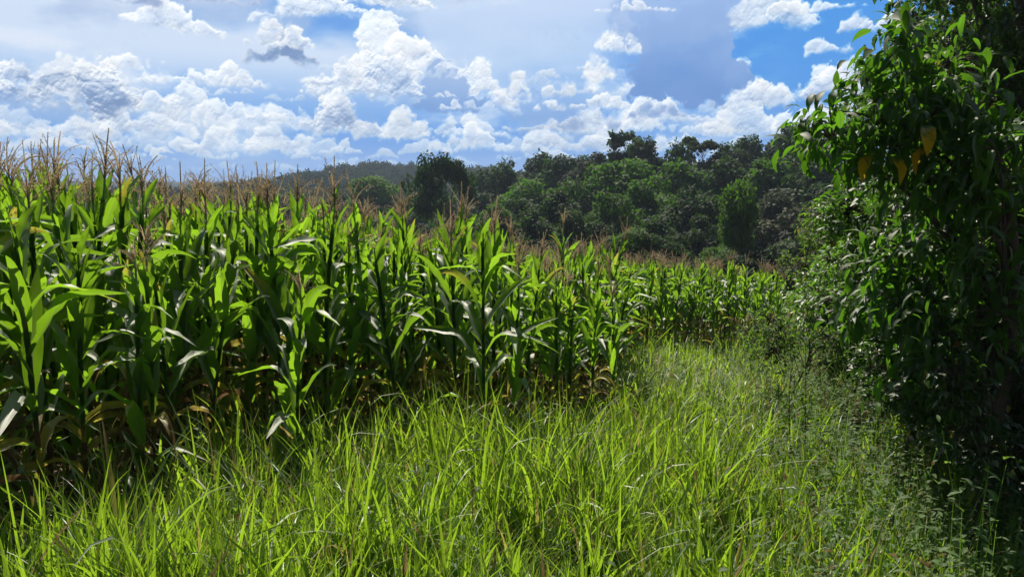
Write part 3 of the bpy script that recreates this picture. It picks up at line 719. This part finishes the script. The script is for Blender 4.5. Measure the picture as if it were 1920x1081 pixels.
# ---------------------------------------------------------------- far trees
def crown_geo(seed, kind='round', cards=5200, card=.055, ac=2):
    """unit crown: radius about .5 in x/y, z from 0 to 1 (0 = underside)"""
    r = np.random.default_rng(seed); G = Geo()
    lob = []
    nl = {'round': 34, 'wide': 34, 'column': 46, 'sparse': 17, 'umbrella': 16, 'arch': 46, 'low': 26}[kind]
    for i in range(nl):
        a = r.uniform(0, 6.28)
        if kind == 'round':
            h = r.uniform(0, 1); rad = .40 * math.sqrt(max(0.02, 1 - (2 * h - .85) ** 2)) if h > .42 else .38
            rad *= 1 + .25 * math.sin(a * 2 + seed) + .15 * math.sin(a * 5 + seed * 2)
            rr = rad * r.uniform(.5, 1.12); c = (rr * math.cos(a), rr * math.sin(a), .06 + (.70 + .16 * math.sin(a + seed)) * h); s = r.uniform(.07, .17)
        elif kind == 'wide':
            h = r.uniform(0, 1); rr = .44 * (1 - .55 * h ** 2) * math.sqrt(r.uniform(.1, 1)); c = (rr * math.cos(a), rr * math.sin(a), .15 + .66 * h); s = r.uniform(.09, .16)
        elif kind == 'column':
            h = i / nl; rr = .30 * (1 - .25 * h) * r.uniform(.6, 1); c = (rr * math.cos(a), rr * math.sin(a), .02 + .90 * h ** .9); s = r.uniform(.12, .18)
        elif kind == 'sparse':
            h = r.uniform(.0, 1); rr = r.uniform(.02, .30); c = (rr * math.cos(a) * 1.1, rr * math.sin(a) * 1.1, h * .86 + .04); s = r.uniform(.06, .15) * (1.1 - .4 * h)
        elif kind == 'umbrella':
            rr = .42 * math.sqrt(r.uniform(0, 1)); c = (rr * math.cos(a), rr * math.sin(a), .78 - .45 * rr + r.uniform(-.22, .06)); s = r.uniform(.10, .17)
        elif kind == 'arch':      # a rounded head on the left that hangs over and down to the right
            f = i / nl; b_ = math.pi * (1.0 - f * 1.02)
            if f < .45: c = (-.20 + r.normal(0, .13), r.normal(0, .1), .50 + r.normal(0, .19)); s = .12
            else: c = (.08 + .32 * math.cos(b_ * 1.12) + r.normal(0, .04), r.normal(0, .08), .42 + .40 * math.sin(b_ * 1.12) + r.normal(0, .04)); s = .10
        else:
            h = r.uniform(0, 1); rr = .42 * math.sqrt(1 - h * h * .8) * r.uniform(.4, 1); c = (rr * math.cos(a), rr * math.sin(a), .1 + .7 * h); s = r.uniform(.1, .17)
        lob.append((*c, s))
    lob = np.array(lob); wts = lob[:, 3] ** 2; wts /= wts.sum()
    k = r.choice(len(lob), cards, p=wts)
    d = r.normal(0, 1, (cards, 3)); d[:, 2] = d[:, 2] * .9 + .25; d /= np.linalg.norm(d, axis=1)[:, None]
    rad = lob[k, 3] * (1 + r.normal(0, .13, cards)) * np.where(r.random(cards) < .2, r.uniform(.3, .9, cards), 1)
    zs = .8
    P = lob[k, :3] + d * rad[:, None] * [1, 1, zs]
    P[:, 2] = np.clip(P[:, 2], .0, 1.02)
    # leaf clumps lie roughly on the lobe surface
    az = np.arctan2(d[:, 1], d[:, 0]) + r.normal(0, .9, cards)
    th = np.arcsin(np.clip(d[:, 2], -1, 1)) - 1.1 + r.normal(0, .6, cards)
    sz = card * r.uniform(.55, 1.5, cards)
    V, F, C = ribbons(P, az, th, .6, sz, sz * r.uniform(.5, .9, cards), 'card', 2, ac, fold=-.3, seed=seed, roll=r.normal(0, .5, cards))
    tint = r.uniform(.0, 1, len(lob))[k] ** 1.5 * .8 + r.uniform(0, .25, cards)
    C[:, 0] = np.repeat(tint, 3 * (ac + 1)); C[:, 2] = .2; C[:, 1] = .5
    G.add(V, F, C)
    return G, lob
def trunk_geo(lob, frac, seed, limbs=7, r0=.03):
    """trunk from z=0, crown starts at z=frac (whole tree height 1)"""
    r = np.random.default_rng(seed); G = Geo()
    zz = np.linspace(-2.2, .35, 12); wx = .02 * np.sin(zz * 7 + seed)
    G.add(*tube(np.stack([wx, wx * .5, zz], 1), r0 * (1.3 - .6 * np.clip(zz + .5, 0, 1)), 7))
    for i in r.choice(len(lob), min(limbs, len(lob)), replace=False):
        c = lob[i, :3]; t = np.linspace(0, 1, 6)[:, None]; s = np.array([.0, 0, r.uniform(-.35, .1)])
        pts = s * (1 - t) + c * t + np.array([0, 0, .06]) * np.sin(np.pi * t)
        G.add(*tube(pts, r0 * np.linspace(.55, .12, 6), 5))
    return G
CR = {}
def crown_var(kind, seed, cards, card, frac):
    key = (kind, seed)
    if key not in CR:
        g, lob = crown_geo(seed, kind, cards, card)
        CR[key] = (g.mesh('crown', M['f_dark'], smooth=False), trunk_geo(lob, frac, seed, 14 if kind in ('sparse', 'umbrella') else 6, .012 if kind in ('sparse', 'umbrella') else .022).mesh('trunk', M['bark']), frac)
    return CR[key]
def tree(px_, py_, Y, wpx, mat, label, kind='round', seed=0, cards=9000, card=.040, frac=.22, depth=1.0, group='trees of the wood on the slope', name='forest_tree', cat='tree', h=None, rz=None):
    x, y, zt = at(px_, py_, Y); z0 = float(terrain(x, y)); H = zt - z0 if h is None else h
    if h is not None: z0 = max(z0, zt - h) 
    H = zt - z0; wd = wpx / FPX * Y
    cm, tm, fr = crown_var(kind, seed, cards, card, frac)
    e = empty(name, (x, y, z0)); s = 1.0
    if rz is None: rz = (seed * 1.7 + px_ * .37) % 6.28
    e.rotation_euler.z = rz
    grow = 1.0 if kind in ('sparse', 'umbrella', 'column', 'arch') else 1.38
    wd *= grow; rs = np.random.default_rng(int(px_ * 7 + py_)); sq = rs.uniform(.8, 1.15)
    ch = min(H * (1 - frac), wd * {'column': 1.75, 'low': .75, 'arch': 1.05, 'sparse': 1.15, 'umbrella': .9}.get(kind, 1.0) * sq)
    c = obj('crown', cm, e); c.location = (0, 0, H - ch); c.scale = (wd, wd * depth, ch)
    c.material_slots[0].link = 'OBJECT'; c.material_slots[0].material = M[mat]
    tr = obj('trunk', tm, e); tr.location = (0, 0, H - ch); tr.scale = (wd, wd * depth, ch)
    tag(e, label, cat, group)
    return e
GW = 'trees of the wood on the slope'
T_ = tree
# skyline, left to right
T_(955, 291, 95, 100, 'f_dark', 'dark round tree at the left end of the wooded slope skyline', seed=1)
T_(1015, 279, 98, 108, 'f_dark', 'dark domed tree second along the skyline of the wooded slope', seed=2)
T_(1072, 275, 92, 115, 'f_dark', 'broad dark flat-topped tree on the skyline left of the tall ragged tree', 'wide', seed=3)
T_(1122, 278, 88, 80, 'f_grey', 'thin greyish tree on the skyline just left of the tall ragged tree', 'round', seed=4)
T_(1158, 243, 84, 78, 'f_dark', 'tall ragged dark tree sticking up above the wood', 'sparse', seed=5, cards=2300, card=.065, frac=.25)
T_(1186, 247, 86, 50, 'f_grey', 'bare thin-branched tree behind the tall ragged tree', 'sparse', seed=6, cards=420, card=.05, frac=.45)
T_(1212, 254, 82, 105, 'f_dark', 'dark green tree on the skyline right of the tall ragged tree', seed=7)
T_(1268, 258, 80, 100, 'f_dark', 'low round skyline tree left of the little umbrella-shaped crowns', seed=2)
T_(1293, 249, 84, 30, 'f_dark', 'slender tree whose tiny round tuft tops the skyline', 'umbrella', seed=8, cards=1500, card=.09, frac=.4)
T_(1318, 254, 82, 52, 'f_dark', 'umbrella-shaped dark tree on the skyline beside the tiny tuft', 'umbrella', seed=9, cards=2600, card=.075, frac=.4)
T_(1352, 262, 82, 80, 'f_dark', 'dark skyline tree between the umbrella crown and the tall rounded crown', seed=1)
T_(1402, 245, 84, 110, 'f_dark', 'large rounded dark tree high on the skyline, right of the umbrella crown', seed=3)
T_(1450, 256, 84, 90, 'f_grey', 'grey-green tree on the skyline left of the overhanging branch', seed=4)
T_(1500, 228, 80, 130, 'f_dark', 'tall dark tree on the skyline partly behind the overhanging branch', seed=7)
T_(1580, 215, 76, 140, 'f_dark', 'dark skyline tree behind the leaves of the near overhanging branch', seed=2)
# upper bank of the wood
T_(1000, 318, 76, 120, 'f_mid', 'wide green tree just below the left end of the slope skyline', 'wide', seed=3)
T_(1110, 303, 72, 130, 'f_mid', 'green leafy tree under the tall ragged tree, left side', seed=1)
T_(1195, 279, 68, 150, 'f_mid', 'big bright-topped green tree in the middle of the wood', 'wide', seed=10)
T_(1290, 273, 66, 150, 'f_mid', 'big green domed tree right of the middle of the wood', seed=11)
T_(1375, 285, 68, 130, 'f_dark', 'dark tree between the green dome and the vine column', seed=12)
T_(1450, 292, 64, 150, 'f_mid', 'dull green tree above and right of the vine column', seed=7)
T_(1540, 285, 60, 170, 'f_dark', 'dark tree at the right of the wood behind the hanging leaves', seed=4)
# middle bank
T_(985, 352, 64, 120, 'f_dark', 'dark bushy tree at the left foot of the slope', seed=11)
T_(1050, 345, 58, 120, 'f_dark', 'dark tree with pale glinting leaves left of the bright crown', seed=12)
T_(1128, 352, 54, 110, 'f_mid', 'tree with light green leaf clumps at mid height of the wood', seed=2)
T_(1205, 335, 56, 130, 'f_mid', 'sunlit green crown hanging in front of the big middle tree', seed=10)
T_(1285, 340, 54, 120, 'f_dark', 'very dark tall tree left of the vine column', seed=1)
T_(1450, 352, 50, 120, 'f_grey', 'brownish tree directly right of the vine column', seed=3)
T_(1530, 375, 46, 150, 'f_grey', 'brown-grey twiggy tree below the hanging branch', 'wide', seed=11)
T_(1610, 330, 48, 160, 'f_dark', 'dark tree deep behind the shiny-leaved shrub', seed=12)
# front bank
T_(1000, 384, 50, 100, 'f_dark', 'small dark tree right behind the maize at the left of the wood', seed=12)
T_(1070, 392, 48, 100, 'f_dark', 'leafy dark tree behind the maize, left of the pale bush', seed=7)
T_(1135, 400, 47, 95, 'f_dark', 'dark narrow tree rising behind the pale bush', seed=11)
T_(1240, 398, 45, 110, 'f_dark', 'dark tree with glinting leaves behind the far maize tassels', seed=12)
T_(1310, 392, 46, 100, 'f_dark', 'shadowy tree immediately left of the foot of the vine column', seed=4)
T_(1182, 419, 40, 90, 'f_lite', 'pale blue-green spreading bush behind the far maize tassels', 'low', seed=13, frac=.1, name='bush', cat='bush', group='bushes at the foot of the wood')
T_(1240, 430, 40, 80, 'f_dark', 'dark bush right of the pale spreading bush', 'low', seed=14, frac=.1, name='bush', cat='bush', group='bushes at the foot of the wood')
T_(1350, 452, 37, 80, 'f_mid', 'rounded green bush at the foot of the vine column', 'low', seed=14, frac=.1, name='bush', cat='bush', group='bushes at the foot of the wood')
T_(1410, 470, 36, 90, 'f_dark', 'dark bush just right of the vine column foot', 'low', seed=13, frac=.1, name='bush', cat='bush', group='bushes at the foot of the wood')
T_(1470, 440, 36, 110, 'f_dark', 'dark rounded bush between the vine column and the near shrubs', 'low', seed=13, frac=.1, name='bush', cat='bush', group='bushes at the foot of the wood')
T_(1545, 425, 33, 120, 'f_dark', 'shadowy bush behind the near bright shrub', 'low', seed=14, frac=.1, name='bush', cat='bush', group='bushes at the foot of the wood')
T_(1620, 420, 30, 150, 'f_dark', 'dark bush deep in the shade behind the shiny-leaved shrub', 'low', seed=13, frac=.1, name='bush', cat='bush', group='bushes at the foot of the wood')
T_(1386, 343, 38, 88, 'f_vine', 'column-shaped tree wholly wrapped in green vines', 'column', seed=15, cards=7000, card=.05, frac=.02, name='vine_covered_tree')
# trees beyond the near maize
T_(825, 283, 62, 125, 'f_dark', 'vine-draped tree whose head arches over to the right', 'arch', seed=16, cards=6500, card=.038, frac=.15, name='arched_tree', depth=.6, group='trees standing beyond the near maize', rz=0.)
T_(704, 318, 100, 95, 'f_lite', 'light green round tree in front of the hazy hill', 'wide', seed=10, group='trees standing beyond the near maize')
T_(560, 352, 120, 110, 'f_dark', 'low dark tree beyond the maize left of the light green tree', seed=1, group='trees standing beyond the near maize')
T_(630, 358, 115, 90, 'f_dark', 'dark tree top touching the left side of the light green tree', seed=7, group='trees standing beyond the near maize')
T_(770, 368, 95, 90, 'f_mid', 'green tree top between the light green tree and the arched tree', seed=3, group='trees standing beyond the near maize')
T_(850, 362, 85, 80, 'f_mid', 'low green tree top beneath the arched tree', seed=2, group='trees standing beyond the near maize')
T_(905, 345, 90, 90, 'f_dark', 'dark tree filling the gap between the arched tree and the slope', seed=11, group='trees standing beyond the near maize')
T_(935, 375, 62, 80, 'f_mid', 'green tree top behind the solitary fuzzy tassel', seed=12, group='trees standing beyond the near maize')

def far_forest():
    r = np.random.default_rng(8); G = Geo()
    base = [crown_geo(50 + i, 'round', 520, .105, ac=1)[0] for i in range(5)]
    pts = []
    for y in np.arange(190, 405, 7.5):
        for x in np.arange(-230, 120, 7.5):
            if abs(math.atan2(x, y)) < R(38) and x < 40 + (y - 190) * .2: pts.append((x + r.normal(0, 2), y + r.normal(0, 2), r.uniform(7, 12), r.uniform(6, 11)))
    for y in np.arange(820, 1050, 22):
        for x in np.arange(-900, 400, 15): pts.append((x + r.normal(0, 5), y + r.normal(0, 4), r.uniform(15, 26), r.uniform(9, 15)))
    for x, y, w_, h in pts:
        a = r.uniform(0, 6.28); Mx = np.array([[math.cos(a) * w_, -math.sin(a) * w_, 0], [math.sin(a) * w_, math.cos(a) * w_, 0], [0, 0, h]])
        G.join(base[r.integers(5)], Mx, (x, y, float(terrain(x, y))))
    o = obj('far_forest', G.mesh('far_forest', M['f_far'], smooth=False)); tag(o, 'far-off forest covering the hazy hill and ridges', 'forest', kind='stuff')
far_forest()

# ---------------------------------------------------------------- near trees and shrubs on the right
def leafy(name, base, lobes, n, leafL, leafW, mat, label, cat='tree', group=None, limbs=True, droop=0.7, r0=.06, shell=.75, st=2, dry=0.02, trunk_top=None, seed=1, clump=0):
    """lobes: (x, y, z, r) in world; leaves fill them; branches reach them from the base"""
    r = np.random.default_rng(seed); b = np.array([base[0], base[1], float(terrain(base[0], base[1]))])
    lob = np.array(lobes, float); e = empty(name, b)
    w = lob[:, 3] ** 2; w /= w.sum(); k = r.choice(len(lob), n, p=w)
    d = r.normal(0, 1, (n, 3)); d /= np.linalg.norm(d, axis=1)[:, None]
    rad = lob[k, 3] * np.where(r.random(n) < shell, r.uniform(.75, 1.08, n), r.uniform(.2, .8, n))
    P = lob[k, :3] + d * rad[:, None]
    if clump:   # leaves gather on twigs
        m = max(4, n // clump); c = P[:m]; j = r.integers(0, m, n); az0 = r.uniform(0, 6.28, n)
        P = c[j] + r.normal(0, leafL * .45, (n, 3)); d = d[j]
        az = np.arctan2(d[:, 1], d[:, 0]) + r.normal(0, 1.0, n)
        TW = Geo()
        for q in range(m):
            cc = lob[k[q], :3]; t = np.linspace(0, 1, 4)[:, None]; pts = cc * (1 - t) + c[q] * t + np.array([0, 0, .04]) * np.sin(np.pi * t)
            TW.add(*tube(pts - b, np.linspace(.006, .002, 4), 4))
        tw = obj('twigs', TW.mesh('twigs', M['twig']), e); tw['kind'] = 'stuff'
    else: az = np.arctan2(d[:, 1], d[:, 0]) + r.normal(0, .9, n)
    P = P[:, :] - b; keep = P[:, 2] > .02; P = P[keep]; az = az[keep]; n = len(P)
    th = r.normal(.1, .7, n) - droop * .5
    G = Geo(); G.add(*ribbons(P, az, th, droop * r.uniform(.5, 1.6, n), (ls := leafL * r.uniform(.4, 1.3, n)), ls * leafW / leafL * r.uniform(.75, 1.25, n), 'ovate', st, 2, fold=.3, p=1.2,
        roll=r.normal(0, .5, n), dry=np.where(r.random(n) < dry, r.uniform(.35, .8, n), 0), ripple=.12, seed=seed))
    obj('foliage', G.mesh('foliage', M[mat]), e)
    if limbs:
        T = Geo(); top = np.array(trunk_top if trunk_top else (b[0] + .1, b[1], lob[:, 2].mean())) - b
        t = np.linspace(0, 1, 9)[:, None]; wob = np.stack([np.sin(t[:, 0] * 5 + seed) * .05, np.cos(t[:, 0] * 4) * .05, 0 * t[:, 0]], 1)
        tr = top * t + wob; tr[0, 2] = -.08; T.add(*tube(tr, r0 * np.linspace(1, .45, 9), 8)); obj('trunk', T.mesh('trunk', M['bark']), e)
        for i in range(len(lob)):
            if i % 2 and len(lob) > 12: continue
            s = tr[int(r.integers(3, 8))]; c = lob[i, :3] - b; tt = np.linspace(0, 1, 7)[:, None]
            pts = s * (1 - tt) + c * tt + np.array([0, 0, .18]) * np.sin(np.pi * tt)
            B = Geo(); B.add(*tube(pts, r0 * np.linspace(.36, .07, 7), 6)); obj('branch', B.mesh('branch', M['bark']), e)
    tag(e, label, cat, group)
    return e, b
def L_(px_, py_, Y, rpx): # a lobe from its place in the picture and its distance
    x, y, z = at(px_, py_, Y); return (x, y, z, rpx / FPX * Y)
def fill(x0, x1, y0, y1, Ya, Yb, rp, n, seed, test=None):
    r = np.random.default_rng(seed); o = []
    while len(o) < n:
        a, b = r.uniform(x0, x1), r.uniform(y0, y1)
        if test and not test(a, b): continue
        o.append(L_(a, b, r.uniform(Ya, Yb), rp * r.uniform(.7, 1.3)))
    return o
GN = 'trees and shrubs crowding the right side of the track'
# tall fine-leaved tree whose crown fills the upper right
x, y = 5.3, 7.4
leafy('tall_tree', (x, y), fill(1730, 2150, -350, 330, 6.6, 9.0, 90, 52, 21, lambda a, b: a > 1765 + max(0, (90 - b)) * -.12), 42000, .10, .045, 'small',
      'tall dark fine-leaved tree filling the upper right corner', group=GN, r0=.13, trunk_top=(5.4, 7.5, 4.2), seed=21, clump=10)
# dark dense tree below it
leafy('dense_tree', (4.6, 5.9), fill(1700, 2100, 300, 800, 4.6, 7.2, 95, 48, 22, lambda a, b: a > 1680 + abs(b - 520) * .10), 42000, .09, .042, 'small',
      'dense dark tree behind the big-leaved tree, its foliage reaching down to the weeds', group=GN, r0=.09, seed=22, clump=10)
# big-leaved tree with the branch that hangs over the track
lob = [L_(1560, 262, 4.3, 48), L_(1520, 250, 4.35, 34), L_(1600, 300, 4.3, 42), L_(1640, 235, 4.2, 50), L_(1690, 180, 4.2, 55), L_(1700, 100, 4.2, 48), L_(1640, 165, 4.3, 38),
       L_(1680, 280, 4.2, 60), L_(1740, 240, 4.1, 70), L_(1760, 340, 4.2, 75), L_(1700, 350, 4.3, 50), L_(1830, 220, 4.1, 80), L_(1850, 330, 4.2, 90), L_(1780, 120, 4.3, 60), L_(1560, 205, 4.25, 24),
       L_(1700, 480, 4.4, 70), L_(1780, 470, 4.3, 90), L_(1690, 570, 4.3, 62), L_(1770, 600, 4.2, 90), L_(1640, 560, 4.5, 44), L_(1730, 680, 4.2, 60), L_(1590, 590, 4.6, 34), L_(1875, 300, 3.9, 70), L_(1880, 440, 3.9, 75), L_(1880, 590, 3.9, 80)]
lob = [(a_, b_, c_, d_ * (1.25 if i_ < 7 else 1)) for i_, (a_, b_, c_, d_) in enumerate(lob)]
e, b = leafy('broad_leaved_tree', (2.95, 4.2), lob, 3300, .125, .038, 'big', 'near tree with big drooping leaves and a branch hanging out over the track', group=GN, r0=.055,
      droop=1.0, trunk_top=(2.75, 4.15, 1.75), seed=23, st=6, clump=7, shell=.6, dry=.0)
for (qx, qy, Y) in ((1638, 285, 4.05), (1668, 290, 4.0), (1735, 235, 3.95), (1745, 270, 4.0)):
    G = Geo(); p = np.array(at(qx, qy, Y)) - b
    G.add(*ribbons(p[None], 3.6 + qx, .0, 1.75, .20, .075, 'ovate', 7, 4, fold=.3, p=.6, dry=.40, ripple=.2, seed=qx)); o = obj('yellow_leaf', G.mesh('yellow_leaf', M['big']), e)
# shrubs
leafy('shrub', (3.6, 6.3), fill(1545, 1800, 360, 540, 6.0, 6.8, 42, 26, 24), 12000, .055, .026, 'shrub', 'shrub with countless tiny glinting leaves under the overhanging branch', 'shrub', GN, r0=.03, seed=24, clump=10, droop=.4)
leafy('shrub', (4.3, 9.0), fill(1490, 1700, 480, 640, 8.2, 9.5, 48, 22, 25, lambda a, b: a + b * .6 > 1875), 9000, .075, .036, 'shrub', 'bright green shrub where the far maize meets the bushes', 'shrub', GN, r0=.03, seed=25, clump=10, droop=.5)
leafy('shrub', (4.75, 11.5), fill(1500, 1640, 400, 560, 10.5, 12, 38, 14, 26), 5000, .08, .04, 'weed', 'pale green shrub with a yellow-orange top shoot left of the glinting shrub', 'shrub', GN, r0=.03, seed=26, clump=10, dry=.10)
leafy('shrub', (3.4, 5.6), fill(1590, 1900, 560, 800, 4.9, 6.2, 55, 26, 27, lambda a, b: a > 1590 + (b - 600) * .6), 16000, .060, .030, 'small', 'low dark shrub at the foot of the big-leaved tree', 'shrub', GN, r0=.02, seed=27, clump=10)
leafy('shrub', (2.9, 3.9), fill(1760, 2050, 690, 900, 3.9, 4.8, 60, 22, 28, lambda a, b: a > 1760 + (b - 700) * .55), 10000, .060, .030, 'small', 'leafy dark undergrowth shrub in deep shade at the lower right corner', 'shrub', GN, r0=.015, seed=28, clump=10)
leafy('shrub', (3.3, 8.3), fill(1420, 1600, 600, 690, 7.6, 8.8, 34, 12, 29), 4500, .05, .024, 'weed', 'low leafy weed bush at the end of the grass track', 'shrub', GN, r0=.012, seed=29, clump=8)
# more of the hedge outside and behind, so the right side closes
leafy('hedge_tree', (8.2, 10.5), fill(1640, 2250, -200, 620, 9.5, 12.5, 110, 44, 30), 30000, .14, .07, 'small', 'dark tree at the back of the right-hand thicket, showing through its gaps', group=GN, r0=.12, seed=30, clump=8)

# tall dark weed stalk standing in the grass
def weed_stalk(px_, py_, top, label, seed):
    x, y = ground_at(px_, py_); z = float(terrain(x, y)); zt = at(px_, top, y)[2]; H = zt - z
    e = empty('weed_stalk', (x, y, z)); t = np.linspace(0, 1, 9); r = np.random.default_rng(seed)
    pts = np.stack([.03 * np.sin(t * 4 + seed), .02 * np.cos(t * 3), t * H], 1); G = Geo(); G.add(*tube(pts, .005 * (1 - .6 * t), 6)); obj('stem', G.mesh('stem', M['twig']), e)
    n = 34; k = r.uniform(.15, 1, n); P = np.stack([.03 * np.sin(k * 4 + seed), .02 * np.cos(k * 3), k * H], 1)
    G = Geo(); G.add(*ribbons(P, r.uniform(0, 6.28, n), R(35), .6, r.uniform(.04, .11, n), r.uniform(.012, .026, n), 'ovate', 4, 2, seed=seed)); obj('foliage', G.mesh('foliage', M['weed']), e)
    tag(e, label, 'weed', 'tall weed stalks in the grass')
weed_stalk(1500, 905, 560, 'tallest thin dark weed stalk rising from the grass before the shrubs', 1)
weed_stalk(1478, 880, 640, 'thin weed stalk just left of the tallest one', 2)
weed_stalk(1640, 900, 700, 'short leafy weed stalk at the edge of the tree shade', 3)

# ---------------------------------------------------------------- haze
def haze():
    x0, x1, y0, y1, z0, z1 = -1420, 1420, -1420, 1420, -14, 45
    V = [(x, y, z) for x in (x0, x1) for y in (y0, y1) for z in (z0, z1)]
    F = [(0, 1, 3, 2), (4, 6, 7, 5), (0, 4, 5, 1), (2, 3, 7, 6), (0, 2, 6, 4), (1, 5, 7, 3)]
    m = bpy.data.materials.new('haze'); m.use_nodes = True; nt = m.node_tree; nt.nodes.clear()
    v = nt.nodes.new('ShaderNodeVolumePrincipled'); v.inputs['Color'].default_value = (.72, .84, 1, 1); v.inputs['Density'].default_value = .00050
    v.inputs['Anisotropy'].default_value = .2
    o = nt.nodes.new('ShaderNodeOutputMaterial'); nt.links.new(v.outputs[0], o.inputs['Volume'])
    g = Geo(); g.add(V, F); tag(obj('haze', g.mesh('haze', m, smooth=False)), 'thin blue haze in the air over the valley', 'haze', kind='stuff')
haze()
